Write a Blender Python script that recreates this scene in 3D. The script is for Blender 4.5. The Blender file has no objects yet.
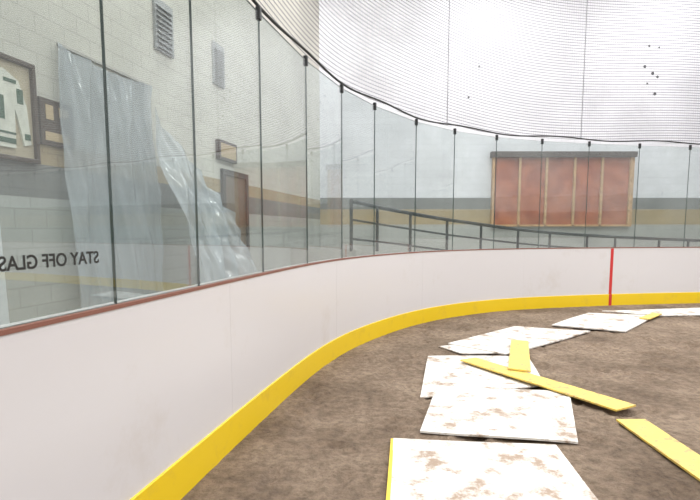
import bpy, bmesh, math, random
from mathutils import Vector, Matrix, noise
random.seed(4)
S=bpy.context.scene
try:
    S.view_settings.view_transform='Standard'
except Exception: pass

# ---------------------------------------------------------------- materials
def mat(name, col=(.8,.8,.8), rough=.6, metal=0.0, emis=0, noise_amt=0, nscale=5, bump=0, bscale=30, col2=None):
    m=bpy.data.materials.new(name); m.use_nodes=True
    nt=m.node_tree; b=nt.nodes['Principled BSDF']
    b.inputs['Base Color'].default_value=(*col,1); b.inputs['Roughness'].default_value=rough
    b.inputs['Metallic'].default_value=metal
    if emis:
        b.inputs['Emission Color'].default_value=(*col,1); b.inputs['Emission Strength'].default_value=emis
    tc=nt.nodes.new('ShaderNodeTexCoord')
    if noise_amt:
        n=nt.nodes.new('ShaderNodeTexNoise'); n.inputs['Scale'].default_value=nscale; n.inputs['Detail'].default_value=6
        nt.links.new(tc.outputs['Object'],n.inputs['Vector'])
        r=nt.nodes.new('ShaderNodeValToRGB')
        c2=col2 or tuple(c*(1-noise_amt) for c in col)
        r.color_ramp.elements[0].position=.38; r.color_ramp.elements[0].color=(*c2,1)
        r.color_ramp.elements[1].position=.6; r.color_ramp.elements[1].color=(*col,1)
        nt.links.new(n.outputs['Fac'],r.inputs['Fac']); nt.links.new(r.outputs['Color'],b.inputs['Base Color'])
    if bump:
        n=nt.nodes.new('ShaderNodeTexNoise'); n.inputs['Scale'].default_value=bscale; n.inputs['Detail'].default_value=8
        nt.links.new(tc.outputs['Object'],n.inputs['Vector'])
        bp=nt.nodes.new('ShaderNodeBump'); bp.inputs['Strength'].default_value=bump; bp.inputs['Distance'].default_value=.03
        nt.links.new(n.outputs['Fac'],bp.inputs['Height']); nt.links.new(bp.outputs['Normal'],b.inputs['Normal'])
    return m

def block_wall(name, bands, brick=True, strength=.5):
    """bands: list of (z_from, colour) ascending, painted bands on masonry"""
    m=bpy.data.materials.new(name); m.use_nodes=True; nt=m.node_tree; L=nt.links
    b=nt.nodes['Principled BSDF']; b.inputs['Roughness'].default_value=.7
    g=nt.nodes.new('ShaderNodeNewGeometry'); sx=nt.nodes.new('ShaderNodeSeparateXYZ'); L.new(g.outputs['Position'],sx.inputs[0])
    mul=nt.nodes.new('ShaderNodeMath'); mul.operation='MULTIPLY'; mul.inputs[1].default_value=.1; L.new(sx.outputs['Z'],mul.inputs[0])
    r=nt.nodes.new('ShaderNodeValToRGB'); r.color_ramp.interpolation='CONSTANT'
    e=r.color_ramp.elements
    e[0].position=max(0,bands[0][0]/10); e[0].color=(*bands[0][1],1)
    e[1].position=bands[1][0]/10; e[1].color=(*bands[1][1],1)
    for z,c in bands[2:]:
        k=e.new(z/10); k.color=(*c,1)
    L.new(mul.outputs[0],r.inputs['Fac'])
    uv=nt.nodes.new('ShaderNodeUVMap'); 
    bt=nt.nodes.new('ShaderNodeTexBrick'); bt.inputs['Scale'].default_value=1
    bt.inputs['Brick Width'].default_value=.4 if brick else .9; bt.inputs['Row Height'].default_value=.2 if brick else 20
    bt.inputs['Mortar Size'].default_value=.008; bt.inputs['Mortar Smooth'].default_value=.3
    bt.inputs['Color1'].default_value=(1,1,1,1); bt.inputs['Color2'].default_value=(.95,.95,.95,1); bt.inputs['Mortar'].default_value=(.8,.8,.8,1)
    if not brick: bt.offset=0
    L.new(uv.outputs[0],bt.inputs['Vector'])
    mx=nt.nodes.new('ShaderNodeMix'); mx.data_type='RGBA'; mx.blend_type='MULTIPLY'; mx.inputs[0].default_value=strength*1.6 if strength<.6 else 1
    L.new(r.outputs['Color'],mx.inputs[6]); L.new(bt.outputs['Color'],mx.inputs[7])
    n=nt.nodes.new('ShaderNodeTexNoise'); n.inputs['Scale'].default_value=.8; n.inputs['Detail'].default_value=5
    L.new(g.outputs['Position'],n.inputs['Vector'])
    r2=nt.nodes.new('ShaderNodeValToRGB'); r2.color_ramp.elements[0].position=.3; r2.color_ramp.elements[0].color=(.86,.86,.86,1); r2.color_ramp.elements[1].position=.6
    L.new(n.outputs['Fac'],r2.inputs['Fac'])
    mx2=nt.nodes.new('ShaderNodeMix'); mx2.data_type='RGBA'; mx2.blend_type='MULTIPLY'; mx2.inputs[0].default_value=1
    L.new(mx.outputs[2],mx2.inputs[6]); L.new(r2.outputs['Color'],mx2.inputs[7]); L.new(mx2.outputs[2],b.inputs['Base Color'])
    return m

def glass_mat():
    m=bpy.data.materials.new('tempered_glass'); m.use_nodes=True; nt=m.node_tree; L=nt.links
    nt.nodes.remove(nt.nodes['Principled BSDF']); out=nt.nodes['Material Output']
    t=nt.nodes.new('ShaderNodeBsdfTransparent'); t.inputs['Color'].default_value=(.885,.925,.918,1)
    gl=nt.nodes.new('ShaderNodeBsdfGlossy'); gl.inputs['Roughness'].default_value=.0
    fr=nt.nodes.new('ShaderNodeFresnel')
    # same outside angle on the front and back face of the pane: use 1/ior where the face is seen from behind
    g=nt.nodes.new('ShaderNodeNewGeometry'); ior=nt.nodes.new('ShaderNodeMapRange')
    ior.inputs['To Min'].default_value=1.85; ior.inputs['To Max'].default_value=1/1.85
    L.new(g.outputs['Backfacing'],ior.inputs['Value']); L.new(ior.outputs[0],fr.inputs['IOR'])
    mx=nt.nodes.new('ShaderNodeMixShader'); L.new(fr.outputs[0],mx.inputs[0]); L.new(t.outputs[0],mx.inputs[1]); L.new(gl.outputs[0],mx.inputs[2])
    # faint dusty haze and smears
    d=nt.nodes.new('ShaderNodeBsdfDiffuse'); d.inputs['Color'].default_value=(.62,.66,.66,1)
    tc=nt.nodes.new('ShaderNodeTexCoord'); n=nt.nodes.new('ShaderNodeTexNoise'); n.inputs['Scale'].default_value=1.3; n.inputs['Detail'].default_value=6
    L.new(tc.outputs['Object'],n.inputs['Vector'])
    mr=nt.nodes.new('ShaderNodeMapRange'); mr.inputs['From Min'].default_value=.35; mr.inputs['From Max'].default_value=.7; mr.inputs['To Min'].default_value=.01; mr.inputs['To Max'].default_value=.08
    L.new(n.outputs['Fac'],mr.inputs['Value'])
    m2=nt.nodes.new('ShaderNodeMixShader'); L.new(mr.outputs[0],m2.inputs[0]); L.new(mx.outputs[0],m2.inputs[1]); L.new(d.outputs[0],m2.inputs[2])
    L.new(m2.outputs[0],out.inputs['Surface']); return m

def net_mat():
    m=bpy.data.materials.new('netting_cord'); m.use_nodes=True; nt=m.node_tree; L=nt.links
    out=nt.nodes['Material Output']; b=nt.nodes['Principled BSDF']; b.inputs['Base Color'].default_value=(.20,.20,.23,1); b.inputs['Roughness'].default_value=.9
    uv=nt.nodes.new('ShaderNodeUVMap'); sx=nt.nodes.new('ShaderNodeSeparateXYZ'); L.new(uv.outputs[0],sx.inputs[0])
    def line(sock,period,w):
        a=nt.nodes.new('ShaderNodeMath'); a.operation='DIVIDE'; a.inputs[1].default_value=period; L.new(sock,a.inputs[0])
        f=nt.nodes.new('ShaderNodeMath'); f.operation='FRACT'; L.new(a.outputs[0],f.inputs[0])
        l=nt.nodes.new('ShaderNodeMath'); l.operation='LESS_THAN'; l.inputs[1].default_value=w; L.new(f.outputs[0],l.inputs[0]); return l.outputs[0]
    h=line(sx.outputs['Y'],.045,.26); v=line(sx.outputs['X'],.045,.07)
    mx=nt.nodes.new('ShaderNodeMath'); mx.operation='MAXIMUM'; L.new(h,mx.inputs[0]); L.new(v,mx.inputs[1])
    sc=nt.nodes.new('ShaderNodeMath'); sc.operation='MULTIPLY'; sc.inputs[1].default_value=.72; L.new(mx.outputs[0],sc.inputs[0])
    t=nt.nodes.new('ShaderNodeBsdfTransparent'); ms=nt.nodes.new('ShaderNodeMixShader')
    L.new(sc.outputs[0],ms.inputs[0]); L.new(t.outputs[0],ms.inputs[1]); L.new(b.outputs[0],ms.inputs[2]); L.new(ms.outputs[0],out.inputs['Surface']); return m

def plastic_mat():
    m=bpy.data.materials.new('polyethylene_sheet'); m.use_nodes=True; nt=m.node_tree; L=nt.links
    out=nt.nodes['Material Output']; b=nt.nodes['Principled BSDF']; b.inputs['Base Color'].default_value=(.46,.50,.53,1); b.inputs['Roughness'].default_value=.14
    t=nt.nodes.new('ShaderNodeBsdfTransparent'); t.inputs[0].default_value=(.80,.83,.85,1); ms=nt.nodes.new('ShaderNodeMixShader'); ms.inputs[0].default_value=.5
    L.new(t.outputs[0],ms.inputs[1]); L.new(b.outputs[0],ms.inputs[2]); L.new(ms.outputs[0],out.inputs['Surface']); return m

def dirt_mat():
    m=bpy.data.materials.new('packed_dirt'); m.use_nodes=True; nt=m.node_tree; L=nt.links
    b=nt.nodes['Principled BSDF']; b.inputs['Roughness'].default_value=.95
    tc=nt.nodes.new('ShaderNodeTexCoord')
    def N(s,d=8,rough=.6):
        n=nt.nodes.new('ShaderNodeTexNoise'); n.inputs['Scale'].default_value=s; n.inputs['Detail'].default_value=d; n.inputs['Roughness'].default_value=rough
        L.new(tc.outputs['Object'],n.inputs['Vector']); return n
    n1=N(1.3,10,.62); r=nt.nodes.new('ShaderNodeValToRGB'); e=r.color_ramp.elements
    e[0].position=.33; e[0].color=(.155,.108,.072,1); e[1].position=.68; e[1].color=(.36,.275,.20,1); k=e.new(.5); k.color=(.25,.183,.13,1)
    L.new(n1.outputs['Fac'],r.inputs['Fac'])
    n2=N(16,12,.75); r2=nt.nodes.new('ShaderNodeValToRGB'); r2.color_ramp.elements[0].position=.36; r2.color_ramp.elements[0].color=(.58,.56,.54,1); r2.color_ramp.elements[1].position=.60; r2.color_ramp.elements[1].color=(1.18,1.18,1.18,1)
    L.new(n2.outputs['Fac'],r2.inputs['Fac'])
    mx=nt.nodes.new('ShaderNodeMix'); mx.data_type='RGBA'; mx.blend_type='MULTIPLY'; mx.inputs[0].default_value=1
    L.new(r.outputs[0],mx.inputs[6]); L.new(r2.outputs[0],mx.inputs[7]); L.new(mx.outputs[2],b.inputs['Base Color'])
    n3=N(12,10,.68); n4=N(60,6,.65); ad=nt.nodes.new('ShaderNodeMath'); ad.operation='MULTIPLY_ADD'; ad.inputs[1].default_value=.45
    L.new(n4.outputs['Fac'],ad.inputs[0]); L.new(n3.outputs['Fac'],ad.inputs[2])
    bp=nt.nodes.new('ShaderNodeBump'); bp.inputs['Strength'].default_value=1; bp.inputs['Distance'].default_value=.06
    L.new(ad.outputs[0],bp.inputs['Height']); L.new(bp.outputs['Normal'],b.inputs['Normal']); return m

def muddy(name, base, mud, lo, hi, scale=3.5, rough=.4):
    m=bpy.data.materials.new(name); m.use_nodes=True; nt=m.node_tree; L=nt.links
    b=nt.nodes['Principled BSDF']; b.inputs['Roughness'].default_value=rough
    tc=nt.nodes.new('ShaderNodeTexCoord'); n=nt.nodes.new('ShaderNodeTexNoise'); n.inputs['Scale'].default_value=scale; n.inputs['Detail'].default_value=10; n.inputs['Roughness'].default_value=.72
    L.new(tc.outputs['Object'],n.inputs['Vector']); r=nt.nodes.new('ShaderNodeValToRGB'); e=r.color_ramp.elements
    e[0].position=lo; e[0].color=(*base,1); e[1].position=hi; e[1].color=(*mud,1)
    L.new(n.outputs['Fac'],r.inputs['Fac']); L.new(r.outputs[0],b.inputs['Base Color']); return m

M_white=muddy('hdpe_board_white',(.635,.62,.635),(.54,.50,.47),.56,.85,1.2,.28)
M_yel=muddy('kickplate_yellow',(.80,.56,.015),(.60,.40,.06),.55,.85,4,.35)
M_cap=mat('board_cap_redbrown',(.22,.09,.065),.5)
M_black=mat('black_rubber',(.015,.017,.018),.6)
M_gasket=mat('seam_gasket_grey_green',(.045,.065,.062),.5)
M_edge=mat('glass_edge_green',(.02,.05,.045),.3)
M_glass=glass_mat(); M_net=net_mat(); M_poly=plastic_mat(); M_dirt=dirt_mat()
M_red=mat('red_line',(.55,.03,.03),.5)
M_panel=muddy('panel_white_muddy',(.72,.70,.67),(.30,.22,.16),.49,.615,5.0,.45)
M_plank=muddy('plank_yellow_muddy',(.78,.56,.12),(.40,.28,.13),.48,.62,12,.5)
M_yedge=mat('panel_edge_yellow',(.75,.55,.05),.5)
M_steel=mat('painted_black_steel',(.02,.022,.024),.45,.2)
M_conc=mat('concrete',(.42,.41,.38),.75,noise_amt=.2,nscale=2,bump=.15)
M_wood=mat('stud_pine',(.46,.28,.14),.7,noise_amt=.25,nscale=9)
M_dwood=mat('dark_timber',(.05,.035,.03),.6)
M_insul=mat('red_insulation',(.36,.115,.06),.85,noise_amt=.3,nscale=2.5,bump=.5,bscale=3,col2=(.26,.075,.042))
M_vent=mat('vent_metal',(.33,.34,.34),.5,.2)
M_frame=mat('frame_dark',(.05,.03,.02),.35)
M_mat=mat('mat_board',(.42,.36,.26),.7)
M_jersey=mat('jersey_cloth',(.62,.62,.55),.8,noise_amt=.15,nscale=8,bump=.3,bscale=12)
M_green=mat('jersey_trim',(.03,.08,.05),.8)
M_tan=mat('tan_print',(.42,.32,.19),.6)
M_door=mat('door_brown',(.13,.085,.055),.5)
M_mark=mat('scuff_black',(.05,.05,.055),.8)
M_lamp=mat('lamp_diffuser',(1,1,.98),.5,emis=6)
M_house=mat('lamp_housing',(.6,.6,.6),.5)
M_text=mat('decal_black',(.02,.02,.02),.5)

# ---------------------------------------------------------------- helpers
def obj(name, verts, faces, mats, midx=None, uvs=None, smooth=False, parent=None):
    me=bpy.data.meshes.new(name); me.from_pydata([tuple(v) for v in verts],[],faces)
    for m in mats: me.materials.append(m)
    if midx:
        for p,i in zip(me.polygons,midx): p.material_index=i
    if uvs:
        uvl=me.uv_layers.new(name='UVMap')
        for p in me.polygons:
            for li in p.loop_indices: uvl.data[li].uv=uvs[me.loops[li].vertex_index]
    if smooth:
        for p in me.polygons: p.use_smooth=True
    me.update(); o=bpy.data.objects.new(name,me); S.collection.objects.link(o)
    if parent: o.parent=parent
    return o

class B:
    def __init__(s): s.v=[]; s.f=[]; s.m=[]
    def box(s,o,a,b,c,mi=0):
        """parallelepiped at corner o with edge vectors a,b,c"""
        o,a,b,c=map(Vector,(o,a,b,c)); k=len(s.v)
        s.v+=[o,o+a,o+a+b,o+b,o+c,o+a+c,o+a+b+c,o+b+c]
        s.f+=[[k,k+3,k+2,k+1],[k+4,k+5,k+6,k+7],[k,k+1,k+5,k+4],[k+1,k+2,k+6,k+5],[k+2,k+3,k+7,k+6],[k+3,k,k+4,k+7]]; s.m+=[mi]*6
    def cbox(s,c,dx,dy,dz,mi=0,ax=None,ay=None):
        ax=Vector(ax or (1,0,0)); ay=Vector(ay or (0,1,0)); c=Vector(c); z=Vector((0,0,1))
        s.box(c-ax*dx/2-ay*dy/2-z*dz/2,ax*dx,ay*dy,z*dz,mi)
    def tube(s,pts,r,n=8,mi=0):
        pts=[Vector(p) for p in pts]; k=len(s.v)
        for i,p in enumerate(pts):
            t=(pts[min(i+1,len(pts)-1)]-pts[max(i-1,0)]).normalized()
            u=t.cross(Vector((0,0,1)));
            if u.length<.01: u=t.cross(Vector((1,0,0)))
            u.normalize(); w=t.cross(u).normalized()
            for j in range(n):
                a=2*math.pi*j/n; s.v.append(p+u*math.cos(a)*r+w*math.sin(a)*r)
        for i in range(len(pts)-1):
            for j in range(n):
                s.f.append([k+i*n+j,k+i*n+(j+1)%n,k+(i+1)*n+(j+1)%n,k+(i+1)*n+j]); s.m.append(mi)
        s.f.append([k+j for j in range(n)][::-1]); s.m.append(mi)
        e=k+(len(pts)-1)*n; s.f.append([e+j for j in range(n)]); s.m.append(mi)
    def make(s,name,mats,**kw): return obj(name,s.v,s.f,mats,s.m,**kw)

def bevel(o,w=.004,seg=2):
    md=o.modifiers.new('bevel','BEVEL'); md.width=w; md.segments=seg; md.limit_method='ANGLE'; return o

def group(name):
    e=bpy.data.objects.new(name,None); S.collection.objects.link(e); return e

# ---------------------------------------------------------------- rink outline
P=[(-2.93,-7.5),(-2.32,-4.5),(-1.396,0),(-.885,2.495),(-.69,3.43),(-.235,5.25),(.253,6.35),(1.225,7.71),(2.58,8.69),(4.59,9.30),(6.69,9.66),(9,9.88),(12,9.9),
   (14.4,9.2),(16.2,7.4),(16.8,5),(16,0),(15.2,-5),(14.4,-9.4),(12,-12),(8,-12.7),(2,-12.7),(-1.0,-12),(-2.6,-10)]
P=[Vector((a,b)) for a,b in P]
def catmull(P,n=16):
    out=[]; N=len(P)
    for i in range(N):
        p0,p1,p2,p3=P[i-1],P[i],P[(i+1)%N],P[(i+2)%N]
        # centripetal
        def tj(t,a,b): return t+(b-a).length**.5
        t0=0; t1=tj(t0,p0,p1); t2=tj(t1,p1,p2); t3=tj(t2,p2,p3)
        for k in range(n):
            t=t1+(t2-t1)*k/n
            A1=(t1-t)/(t1-t0)*p0+(t-t0)/(t1-t0)*p1; A2=(t2-t)/(t2-t1)*p1+(t-t1)/(t2-t1)*p2; A3=(t3-t)/(t3-t2)*p2+(t-t2)/(t3-t2)*p3
            B1=(t2-t)/(t2-t0)*A1+(t-t0)/(t2-t0)*A2; B2=(t3-t)/(t3-t1)*A2+(t-t1)/(t3-t1)*A3
            out.append((t2-t)/(t2-t1)*B1+(t-t1)/(t2-t1)*B2)
    return out
C=catmull(P)
# resample uniform
def resample(C,step):
    pts=C+[C[0]]; out=[]; acc=0; nxt=0
    for a,b in zip(pts,pts[1:]):
        l=(b-a).length
        while nxt<=acc+l and l>0:
            out.append(a+(b-a)*((nxt-acc)/l)); nxt+=step
        acc+=l
    return out
C=resample(C,.08)
if (C[-1]-C[0]).length<.04: C.pop()
for _ in range(40):
    N=len(C); C=[(C[i-1]+2*C[i]+C[(i+1)%N])/4 for i in range(N)]
N=len(C)
T=[(C[(i+1)%N]-C[i-1]).normalized() for i in range(N)]
O=[Vector((-t.y,t.x)) for t in T]     # outward (path runs clockwise)
arc=[0]
for i in range(1,N): arc.append(arc[-1]+(C[i]-C[i-1]).length)

def sweep(profile,name,mats,midx,parent=None,i0=0,i1=None,closed=True,uv=False):
    """profile: closed list of (offset,z); extruded along outline"""
    idx=list(range(N)) if closed else list(range(i0,i1))
    v=[];f=[];m=[]; n=len(profile)
    for i in idx:
        for o,z in profile:
            p=C[i]+O[i]*o; v.append((p.x,p.y,z))
    K=len(idx)
    for a in range(K if closed else K-1):
        b=(a+1)%K
        for j in range(n):
            f.append([a*n+j,b*n+j,b*n+(j+1)%n,a*n+(j+1)%n]); m.append(midx[j])
    if not closed:
        f.append([j for j in range(n)]); m.append(midx[0]); f.append([(K-1)*n+j for j in range(n)][::-1]); m.append(midx[0])
    return obj(name,v,f,mats,m,parent=parent)

HB=1.07; KP=.21; HG=2.91
boards=group('dasher_boards')
pr=[(0,KP),(0,HB-.014),(.02,HB-.014),(.02,HB),(.09,HB),(.09,-.05),(.02,-.05),(.02,KP)]
o=sweep(pr,'board_face',[M_white],[0]*8,boards)
o=sweep([(-.012,-.05),(-.012,KP-.003),(-.006,KP),(.02,KP),(.02,-.05)],'kickplate',[M_yel],[0]*5,boards)
o=sweep([(-.004,HB-.014),(-.004,HB+.002),(.022,HB+.002),(.022,HB-.014)],'top_cap',[M_cap],[0]*4,boards)
def near(x,y):
    return min(range(N),key=lambda i:(C[i]-Vector((x,y))).length)
# board joints + screws + red line
b=B()
def strip(bb,i,w,z0,z1,off,th,mi=0):
    t=T[i]; n=O[i]; p=C[i]+n*off-t*w/2
    bb.box((p.x,p.y,z0),(t.x*w,t.y*w,0),(n.x*th,n.y*th,0),(0,0,z1-z0),mi)
i0=near(-.95,2.2)
k=i0%30+12
for i in range(k,N,30): strip(b,i,.0012,KP+.01,HB-.02,-.0008,.002)
b.make('board_joints',[mat('joint_grey',(.57,.555,.56),.5)],parent=boards)
b=B(); strip(b,near(4.78,9.33),.06,KP+.001,HB-.019,-.003,.004); strip(b,near(4.78,9.33),.06,0,KP,-.016,.004)
b.make('red_line_marking',[M_red],parent=boards)

# ---------------------------------------------------------------- glass
seams=[near(*p) for p in [(-.96,2.14),(-.81,2.86),(-.62,3.75),(-.36,4.75),(-.07,5.68),(.34,6.5),(.95,7.37),(1.66,8.05),(2.43,8.6),(3.35,8.97),(4.25,9.22),(5.28,9.42),(6.3,9.6)]]
last=seams[-1]; first=seams[0]; step=13; i=last+step
rest=[]
while i<N+first-9: rest.append(i%N); i+=step
allseams=seams+rest
glass=group('rink_glass')
b=B(); g=B(); clips=B()
off=.03; th=.012
for a in range(len(allseams)):
    i=allseams[a]; j=allseams[(a+1)%len(allseams)]
    p=C[i]+O[i]*off; q=C[j]+O[j]*off; d=(q-p); L=d.length; t=d/L; n=Vector((-t.y,t.x)); gap=.002
    p2=p+t*gap; w=L-2*gap; k=len(b.v)
    b.box((p2.x,p2.y,HB+.001),(t.x*w,t.y*w,0),(n.x*th,n.y*th,0),(0,0,HG-HB-.001))
    # faces order: bottom, top, front, side, back, side
    b.m[-6:]=[1,1,0,1,0,1]
    pp=C[i]+O[i]*(off+.001)-T[i]*.0018
    g.box((pp.x,pp.y,HB+.001),(T[i].x*.0036,T[i].y*.0036,0),(O[i].x*.009,O[i].y*.009,0),(0,0,HG-HB-.001))
    pp=C[i]+O[i]*(off-.012)-T[i]*.018
    clips.box((pp.x,pp.y,HG-.05),(T[i].x*.036,T[i].y*.036,0),(O[i].x*.036,O[i].y*.036,0),(0,0,.09))
b.make('panes',[M_glass,M_edge],parent=glass)
g.make('seam_gaskets',[M_gasket],parent=glass)
bevel(clips.make('top_clips',[M_steel],parent=glass),.005)

# decal, reads correctly from outside
cu=bpy.data.curves.new('stay_off_glass_decal','FONT'); cu.body='STAY OFF GLASS'; cu.size=.066; cu.offset=.0014; cu.extrude=.0004; cu.space_character=1.0
to=bpy.data.objects.new('stay_off_glass_decal',cu); S.collection.objects.link(to)
s0=allseams[-1]; s1=allseams[0]
p=C[s0]+O[s0]*off; q=C[s1]+O[s1]*off; d=(q-p).normalized(); nn=Vector((-d.y,d.x))
tt=(2.045-p.y)/d.y; st=p+d*tt-nn*.0015
X=Vector((-d.x,-d.y,0)); Y=Vector((0,0,1)); Z=X.cross(Y)
R=Matrix((X,Y,Z)).transposed().to_4x4(); to.matrix_world=Matrix.Translation((st.x,st.y,1.252))@R
cu.materials.append(M_text)

# ---------------------------------------------------------------- safety netting
net=group('safety_netting')
ia=near(-.78,3.0); ib=near(13,9.8)
v=[];f=[];uv=[]
for n_,i in enumerate(range(ia,ib)):
    for z in (HG+.06,9.2):
        p=C[i]+O[i]*.05; v.append((p.x,p.y,z)); uv.append((arc[i],z+.05*math.sin(arc[i]*1.1)))
for a in range(ib-ia-1): f.append([2*a,2*a+2,2*a+3,2*a+1])
obj('net_mesh',v,f,[M_net],uvs=uv,parent=net)
b=B(); b.tube([(C[i].x+O[i].x*.05,C[i].y+O[i].y*.05,HG+.08+.02*math.sin(arc[i]*3.1)) for i in range(ia,ib,2)],.012)
for i in (near(1.55,7.98),near(4.1,9.2)):
    p=C[i]+O[i]*.06; b.tube([(p.x,p.y,HG+.07),(p.x,p.y,9.2)],.005,6)
b.make('ropes_and_cables',[M_black],parent=net)

# ---------------------------------------------------------------- room shell
WY0,WY1=-16,16; XR=20; HC=9.5
def WX(y): return -4.444+.22*y
wd=Vector((.22,1,0)).normalized(); wn=Vector((wd.y,-wd.x,0))
def W(y,z,off=0): return Vector((WX(y),y,z))+wn*off
lower=(.36,.37,.35); dark=(.17,.17,.165); tan=(.36,.28,.17); cream=(.56,.545,.49); white=(.64,.64,.68)
ML=block_wall('block_wall_cream',[(0,lower),(1.7,dark),(2.06,tan),(2.30,cream)],True,.62)
MF=block_wall('wall_panels_white',[(0,(.36,.36,.34)),(1.55,tan),(2.02,dark),(2.35,white)],True,.45)
def wallquad(name,p,q,m,z0=-.1,z1=HC,t=.2):
    p=Vector(p);q=Vector(q); d=(q-p); L=d.length; d.normalize(); n=Vector((-d.y,d.x))
    v=[(p.x,p.y,z0),(q.x,q.y,z0),(q.x,q.y,z1),(p.x,p.y,z1)]
    o_=[(a+n.x*t,b_+n.y*t,c) for a,b_,c in v]
    uv=[(0,z0),(L,z0),(L,z1),(0,z1)]*2
    return obj(name,v+o_,[[0,1,2,3],[7,6,5,4],[0,4,5,1],[1,5,6,2],[2,6,7,3],[3,7,4,0]],[m],uvs=uv)
wallquad('wall_left',(WX(WY0),WY0),(WX(WY1),WY1),ML)
wall_far=wallquad('wall_far',(WX(WY1),WY1),(XR,WY1),MF)
wallquad('wall_right',(XR,WY1),(XR,WY0),MF)
wallquad('wall_back',(XR,WY0),(WX(WY0),WY0),MF)
b=B(); b.box((-8.5,WY0-.2,HC),(XR+8.9,0,0),(0,WY1-WY0+.4,0),(0,0,.2)); b.make('ceiling',[mat('ceiling_white',(.6,.6,.6),.8)])

# dirt rink floor with footprints and ruts
import numpy as np
gx0,gx1,gy0,gy1=-3.6,17.2,-13.2,10.4
def axis(a,b,fa,fb):
    out=[]; x=a
    while x<b:
        out.append(x); x+= .03 if fa<x<fb else .2
    return out+[b]
xs=axis(gx0,gx1,-1.4,6.5); ys=axis(gy0,gy1,1.6,9.6)
XX,YY=np.meshgrid(xs,ys); H=np.zeros_like(XX)
for a in range(len(ys)):
    y=ys[a]
    for c in range(len(xs)):
        x=xs[c]
        H[a,c]=.012*noise.noise((x*1.3,y*1.3,0))+.008*noise.noise((x*4,y*4,3))+.009*noise.noise((x*10,y*10,7))-.007
rng=random.Random(11)
for _ in range(380):
    cx=rng.uniform(-1,6.3); cy_=rng.uniform(1.8,9.4); an=rng.gauss(1.0,.7); L_=rng.uniform(.10,.14); w_=rng.uniform(.04,.055)
    u=(XX-cx)*math.cos(an)+(YY-cy_)*math.sin(an); w=-(XX-cx)*math.sin(an)+(YY-cy_)*math.cos(an)
    r=(u/L_)**2+(w/w_)**2
    H+= -.022*np.exp(-r**2)+.009*np.exp(-((np.sqrt(r)-1.45)/.3)**2)
H=np.where(H>.004,.004+(H-.004)*.2,H); H=np.clip(H,-.04,.008)
# soil is levelled against the boards
D2=np.full_like(XX,9.0)
for p in C[::2]:
    D2=np.minimum(D2,(XX-p.x)**2+(YY-p.y)**2)
fade=np.clip(np.sqrt(D2)/.30,0.12,1); H=H*fade
nx=len(xs)-1; ny=len(ys)-1
v=[(float(XX[a,c]),float(YY[a,c]),float(H[a,c])) for a in range(ny+1) for c in range(nx+1)]
f=[]
for a in range(ny):
    for c in range(nx):
        k=a*(nx+1)+c; f.append([k,k+1,k+nx+2,k+nx+1])
obj('floor_dirt',v,f,[M_dirt],smooth=True)

# raised concrete walkway ring around the rink
ZW=.34; cen=Vector((6.5,-1))
corners=[Vector((WX(WY0),WY0)),Vector((WX(WY1),WY1)),Vector((XR,WY1)),Vector((XR,WY0))]
def hit(d):
    best=None
    for a in range(4):
        p=corners[a]; e=corners[(a+1)%4]-p
        den=d.x*e.y-d.y*e.x
        if abs(den)<1e-9: continue
        w=p-cen; t=(w.x*e.y-w.y*e.x)/den; u=(w.x*d.y-w.y*d.x)/den
        if t>0 and -1e-6<=u<=1+1e-6 and (best is None or t<best): best=t
    return cen+d*best
v=[];f=[]; inner=[];outer=[]
ids=list(range(0,N,4))
for i in ids:
    p=C[i]+O[i]*.10; inner.append(p); outer.append(hit((p-cen).normalized()))
for c in corners:
    k=min(range(len(outer)),key=lambda a:(outer[a]-c).length); outer[k]=c.copy()
K=len(ids)
for a in range(K):
    v+=[(inner[a].x,inner[a].y,ZW),(outer[a].x,outer[a].y,ZW),(inner[a].x,inner[a].y,-.05)]
for a in range(K):
    b2=(a+1)%K; f.append([3*a,3*b2,3*b2+1,3*a+1]); f.append([3*a+2,3*b2+2,3*b2,3*a])
obj('floor_walkway',v,f,[M_conc])

# ---------------------------------------------------------------- ceiling lights
for n_,(x,y) in enumerate([(x,y) for x in (-1.5,4,9.5,15) for y in (-10,-4,2,8,13) if not (x==15 and y in (8,13))]):
    b=B(); b.cbox((x,y,HC-.10),.5,2.4,.10,0); 
    for k in (-.15,0,.15): b.tube([(x+k,y-1.1,HC-.18),(x+k,y+1.1,HC-.18)],.025,8,1)
    b.make('ceiling_light',[M_house,M_lamp])
    ld=bpy.data.lights.new('lamp_glow','AREA'); ld.shape='RECTANGLE'; ld.size=1.0; ld.size_y=2.4; ld.energy=360 if y>7 else 290; ld.color=(1,.99,.98)
    lo=bpy.data.objects.new('lamp_glow',ld); lo.location=(x,y,HC-.26); S.collection.objects.link(lo)
wd_=bpy.data.worlds.new('World'); S.world=wd_; wd_.use_nodes=True
wd_.node_tree.nodes['Background'].inputs[0].default_value=(.8,.85,.9,1); wd_.node_tree.nodes['Background'].inputs[1].default_value=.3

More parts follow.
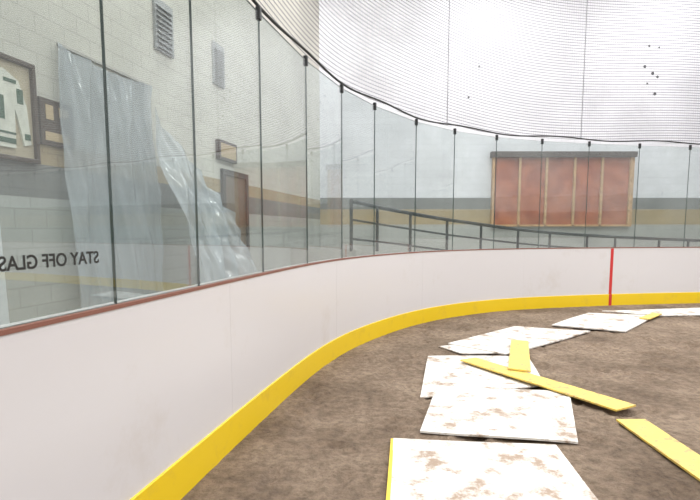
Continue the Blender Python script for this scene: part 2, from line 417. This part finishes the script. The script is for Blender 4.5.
# ---------------------------------------------------------------- left wall things
# framed jersey
fr=group('framed_jersey'); y0,y1,z0,z1=4.42,5.40,2.06,3.05
b=B(); D=lambda y:W(y,0,0)
def wbox(bb,ya,yb,za,zb,o0,o1,mi=0):
    p=W(ya,za,o0); q=W(yb,za,o0)
    bb.box(p,q-p,wn*(o1-o0),(0,0,zb-za),mi)
wbox(b,y0,y1,z0,z0+.045,.0,.06); wbox(b,y0,y1,z1-.045,z1,.0,.06); wbox(b,y0,y0+.045,z0+.045,z1-.045,.0,.06); wbox(b,y1-.045,y1,z0+.045,z1-.045,.0,.06)
bevel(b.make('frame',[M_frame],parent=fr),.008)
b=B(); wbox(b,y0+.045,y1-.045,z0+.045,z1-.045,.005,.02); b.make('backing',[M_mat],parent=fr)
def wpoly(pts,off,th,name,m,parent):
    v=[W(y,z,off) for y,z in pts]+[W(y,z,off+th) for y,z in pts]; n=len(pts)
    f=[list(range(n))[::-1],list(range(n,2*n))]+[[i,(i+1)%n,n+(i+1)%n,n+i] for i in range(n)]
    return obj(name,v,f,[m],parent=parent)
cy=(y0+y1)/2+.02
jer=[(-.2,.12),(.2,.12),(.21,.5),(.24,.42),(.30,.16),(.38,.18),(.35,.55),(.27,.78),(.10,.86),(.05,.80),(-.05,.80),(-.10,.86),(-.27,.78),(-.35,.55),(-.38,.18),(-.30,.16),(-.24,.42),(-.21,.5)]
wpoly([(cy+a,z0+b_) for a,b_ in jer],.022,.02,'jersey',M_jersey,fr)
b=B(); wbox(b,cy-.2,cy+.2,z0+.16,z0+.21,.043,.046); wbox(b,cy-.205,cy+.205,z0+.25,z0+.27,.043,.046)
wbox(b,cy+.305,cy+.372,z0+.22,z0+.28,.043,.046); wbox(b,cy-.372,cy-.305,z0+.22,z0+.28,.043,.046)
wbox(b,cy-.09,cy-.03,z0+.38,z0+.6,.043,.046); wbox(b,cy+.03,cy+.09,z0+.38,z0+.6,.043,.046); wbox(b,cy-.06,cy+.06,z0+.76,z0+.80,.043,.046)
wbox(b,cy+.24,cy+.31,z0+.56,z0+.70,.043,.046); wbox(b,cy-.31,cy-.24,z0+.56,z0+.70,.043,.046); wbox(b,cy+.10,cy+.24,z0+.74,z0+.775,.043,.046); wbox(b,cy-.24,cy-.10,z0+.74,z0+.775,.043,.046)
b.make('numbers_and_trim',[M_green],parent=fr)
# second picture
pc=group('wall_picture'); b=B(); wbox(b,5.45,5.9,2.28,2.76,0,.035); b.make('frame',[M_frame],parent=pc)
b=B(); wbox(b,5.50,5.85,2.33,2.42,.035,.04); wbox(b,5.52,5.62,2.55,2.7,.035,.04); wbox(b,5.70,5.83,2.60,2.7,.035,.04); b.make('print',[M_tan],parent=pc)
# vents
for (ya,yb) in ((7.55,8.0),(9.25,9.65)):
    b=B(); wbox(b,ya,yb,3.95,4.66,0,.04)
    for k in range(9):
        z=4.0+k*.07; p=W(ya+.03,z,.04); q=W(yb-.03,z,.04); b.box(p,q-p,wn*.03-Vector((0,0,.02)),(0,0,.012))
    b.make('wall_vent',[M_vent])
# door
dr=group('door_1'); b=B(); wbox(b,9.45,9.55,ZW,2.5,0,.06); wbox(b,10.45,10.55,ZW,2.5,0,.06); wbox(b,9.55,10.45,2.4,2.5,0,.06); b.make('frame',[M_dwood],parent=dr)
b=B(); wbox(b,9.55,10.45,ZW,2.4,0,.03); b.make('leaf',[M_door],parent=dr)
b=B(); wbox(b,9.62,9.66,1.3,1.5,.03,.07); b.make('handle',[M_vent],parent=dr)
sg=B(); wbox(sg,9.3,10.0,2.65,3.0,0,.08,0); wbox(sg,9.35,9.95,2.70,2.95,.08,.085,1); bevel(sg.make('wall_sign',[M_frame,M_tan]),.004)

# hanging plastic sheet
def sheet(name,ya,yb,topf,botf,offf,nu=90,nv=110,seed=0,amp=.05):
    v=[];f=[]
    for a in range(nv+1):
        for c in range(nu+1):
            u=c/nu; w=a/nv; y=ya+(yb-ya)*u; zt=topf(u); zb=botf(u); z=zt+(zb-zt)*w
            q=Vector((u*4+seed+w*.8,w*1.1,seed)); r=Vector((u*7+seed-w*1.5,w*2.6,seed+4))
            k=(.5-abs(noise.noise(q)))*1.6+(.5-abs(noise.noise(r)))*.8+.25*noise.noise(r*2.7)
            v.append(W(y+.02*noise.noise(r),z,offf(u,w)+amp*k))
    for a in range(nv):
        for c in range(nu):
            i=a*(nu+1)+c; f.append([i,i+1,i+nu+2,i+nu+1])
    return obj(name,v,f,[M_poly],smooth=True)
sheet('plastic_sheet',5.68,7.35,lambda u:3.38-.05*math.sin(u*3.14),lambda u:ZW+.02,lambda u,w:-.04+.14*w,seed=1,amp=.10)
sheet('plastic_sheet',7.15,9.5,lambda u:3.05-1.35*u**.9,lambda u:ZW+.02,lambda u,w:.06+.75*w*(1-.3*u),seed=7,amp=.17)
# batten holding the sheet
b=B(); wbox(b,5.76,7.38,3.37,3.40,0,.03); b.make('trim_1',[M_conc])
# roll of plastic standing on the walkway
b=B(); b.tube([(-1.73,2.5,ZW),(-1.76,2.5,1.46)],.045,20); b.tube([(-1.73,2.5,ZW),(-1.76,2.5,1.48)],.022,12)
b.make('plastic_sheet_roll',[mat('white_plastic_roll',(.72,.73,.75),.35)],smooth=False)

# ---------------------------------------------------------------- far wall framed infill
inf=group('framed_wall_infill'); X0,X1=4.4,8.62; Z0,Z1=1.5,3.60; YF=15.98
b=B(); b.box((X0,YF-.06,Z0),(X1-X0,0,0),(0,.06,0),(0,0,Z1-Z0)); b.make('insulation_panels',[M_insul],parent=inf)
b=B()
for x in (5.2,6.02,6.88,7.72): b.box((x-.035,YF-.13,Z0),(.07,0,0),(0,.07,0),(0,0,Z1-Z0))
b.box((X1-.06,YF-.14,Z0),(.12,0,0),(0,.14,0),(0,0,Z1-Z0)); b.box((X0-.04,YF-.13,Z0),(.07,0,0),(0,.13,0),(0,0,Z1-Z0))
b.box((X0,YF-.13,Z0),(X1-X0,0,0),(0,.07,0),(0,0,.06)); bevel(b.make('studs',[M_wood],parent=inf),.004)
b=B(); b.box((X0-.1,YF-.2,Z1),(X1-X0+.2,0,0),(0,.2,0),(0,0,.16)); b.make('header_beam',[M_dwood],parent=inf)
# puck marks
v=[];f=[]
def disc(x,z,r):
    k=len(v)
    for j in range(12):
        a=j*math.pi/6; v.append((x+r*math.cos(a)*random.uniform(.8,1.1),15.995,z+r*math.sin(a)))
    f.append([k+j for j in range(12)])
for x,z in [(9.0,6.9),(9.3,6.85),(8.9,6.3),(9.15,6.1),(9.3,6.0),(9.0,5.8),(9.25,5.5),(3.6,5.4),(3.9,6.3)]:
    disc(x,z,random.uniform(.03,.055))
obj('puck_marks',v,f,[M_mark],parent=wall_far)

# ---------------------------------------------------------------- ramp and handrail outside the far boards
rp=[(0.02,8.5,1.86),(.78,9.6,1.76),(2.35,10.6,1.55),(4.75,11.5,1.31),(8.4,12.2,1.14),(12,12.4,1.12)]
rv=[Vector(p) for p in rp]
def cm(P,n=10):
    Q=[P[0]*2-P[1]]+P+[P[-1]*2-P[-2]]; out=[]
    for i in range(1,len(Q)-2):
        for k in range(n):
            t=k/n; p0,p1,p2,p3=Q[i-1:i+3]
            out.append(.5*((2*p1)+(-p0+p2)*t+(2*p0-5*p1+4*p2-p3)*t*t+(-p0+3*p1-3*p2+p3)*t**3))
    out.append(P[-1]); return out
rc=cm(rv)
ramp=group('access_ramp')
b=B(); b.tube(rc,.036,10); b.tube([p-Vector((0,0,.30)) for p in rc],.02,8); b.tube([p-Vector((0,0,.62)) for p in rc],.02,8)
acc=0; nextp=0
for a in range(len(rc)):
    if a: acc+=(rc[a]-rc[a-1]).length
    if acc>=nextp or a==len(rc)-1:
        b.tube([rc[a],rc[a]-Vector((0,0,.82))],.028,8); nextp+=.9
b.make('handrail',[M_steel],parent=ramp)
v=[];f=[]
for a,p in enumerate(rc):
    t=(rc[min(a+1,len(rc)-1)]-rc[max(a-1,0)]); t.z=0; t.normalize(); n=Vector((-t.y,t.x,0))
    z=max(p.z-.80,ZW)
    for o_,zz in ((-.1,z),(1.3,z),(1.3,ZW-.3),(-.1,ZW-.3)):
        q=p+n*o_; v.append((q.x,q.y,zz))
for a in range(len(rc)-1):
    for j in range(4): f.append([4*a+j,4*a+4+j,4*a+4+(j+1)%4,4*a+(j+1)%4])
f.append([0,1,2,3]); k=4*(len(rc)-1); f.append([k+3,k+2,k+1,k])
obj('ramp_slab',v,f,[M_conc],parent=ramp)

# ---------------------------------------------------------------- loose panels & planks on the dirt
def slab(name,pts,z,th,m,medge=None,warp=.012,parent=None):
    n=14; v=[];f=[];mi=[]
    A,Bq,Cq,Dq=[Vector(p) for p in pts]
    for a in range(n+1):
        for c in range(n+1):
            u=c/n; w=a/n
            p=(A*(1-u)+Bq*u)*(1-w)+(Dq*(1-u)+Cq*u)*w
            h=warp*noise.noise(Vector((p.x*1.5,p.y*1.5,z*50)))
            v.append((p.x,p.y,z+th+h))
    M_=(n+1)**2
    v+=[(x,y,zz-th) for x,y,zz in v]
    for a in range(n):
        for c in range(n):
            i=a*(n+1)+c; f.append([i,i+n+1,i+n+2,i+1]); mi.append(0); f.append([M_+i,M_+i+1,M_+i+n+2,M_+i+n+1]); mi.append(0)
    ring=[c for c in range(n+1)]+[a*(n+1)+n for a in range(1,n+1)]+[n*(n+1)+c for c in range(n-1,-1,-1)]+[a*(n+1) for a in range(n-1,0,-1)]
    for a in range(len(ring)):
        i=ring[a]; j=ring[(a+1)%len(ring)]; f.append([i,j,M_+j,M_+i]); mi.append(1)
    return obj(name,v,f,[m,medge or m],mi,parent=parent)
p1=slab('board_panel',[(.285,3.22),(1.31,3.12),(1.21,1.85),(.14,1.90)],.008,.016,M_panel,M_yedge)
slab('edge_strip',[(.268,3.22),(.288,3.22),(.143,1.90),(.120,1.90)],.004,.018,M_yedge,warp=0.003,parent=p1)
slab('board_panel',[(.766,4.37),(1.86,4.21),(1.474,3.17),(.477,3.35)],.009,.014,M_panel)
slab('board_panel',[(.855,5.48),(1.94,5.44),(1.74,4.42),(.577,4.08)],.004,.010,M_panel)
slab('board_panel',[(1.186,6.06),(2.345,7.15),(3.247,6.79),(1.714,5.50)],.008,.016,M_panel)
slab('board_panel',[(1.05,5.95),(1.5,6.1),(1.9,5.62),(1.25,5.58)],.003,.010,M_panel,warp=.004)
slab('board_panel',[(2.93,7.3),(3.95,8.36),(4.886,8.07),(3.73,6.80)],.008,.016,M_panel)
slab('board_panel',[(4.3,8.6),(6.7,9.02),(6.5,8.25),(4.95,8.12)],.008,.014,M_panel)
slab('yellow_kickplate_strip',[(1.143,5.18),(1.33,5.27),(2.198,3.80),(1.989,3.69)],.034,.014,M_plank,warp=.004)
slab('yellow_kickplate_strip',[(1.948,6.06),(2.136,6.01),(1.70,4.68),(1.516,4.78)],.052,.014,M_plank,warp=.004)
slab('yellow_kickplate_strip',[(1.927,3.57),(2.137,3.57),(2.11,2.1),(1.92,2.1)],.008,.014,M_plank,warp=.004)
slab('yellow_kickplate_strip',[(4.45,7.75),(4.55,7.65),(5.05,8.15),(4.95,8.25)],.03,.014,M_plank,warp=.004)

# ---------------------------------------------------------------- camera
cam=bpy.data.cameras.new('camera'); cam.sensor_width=36; cam.lens=510/700*36; cam.shift_y=34/700; cam.clip_start=.05
co=bpy.data.objects.new('camera',cam); co.location=(0,0,1.38); co.rotation_euler=(math.radians(84),0,0); S.collection.objects.link(co); S.camera=co
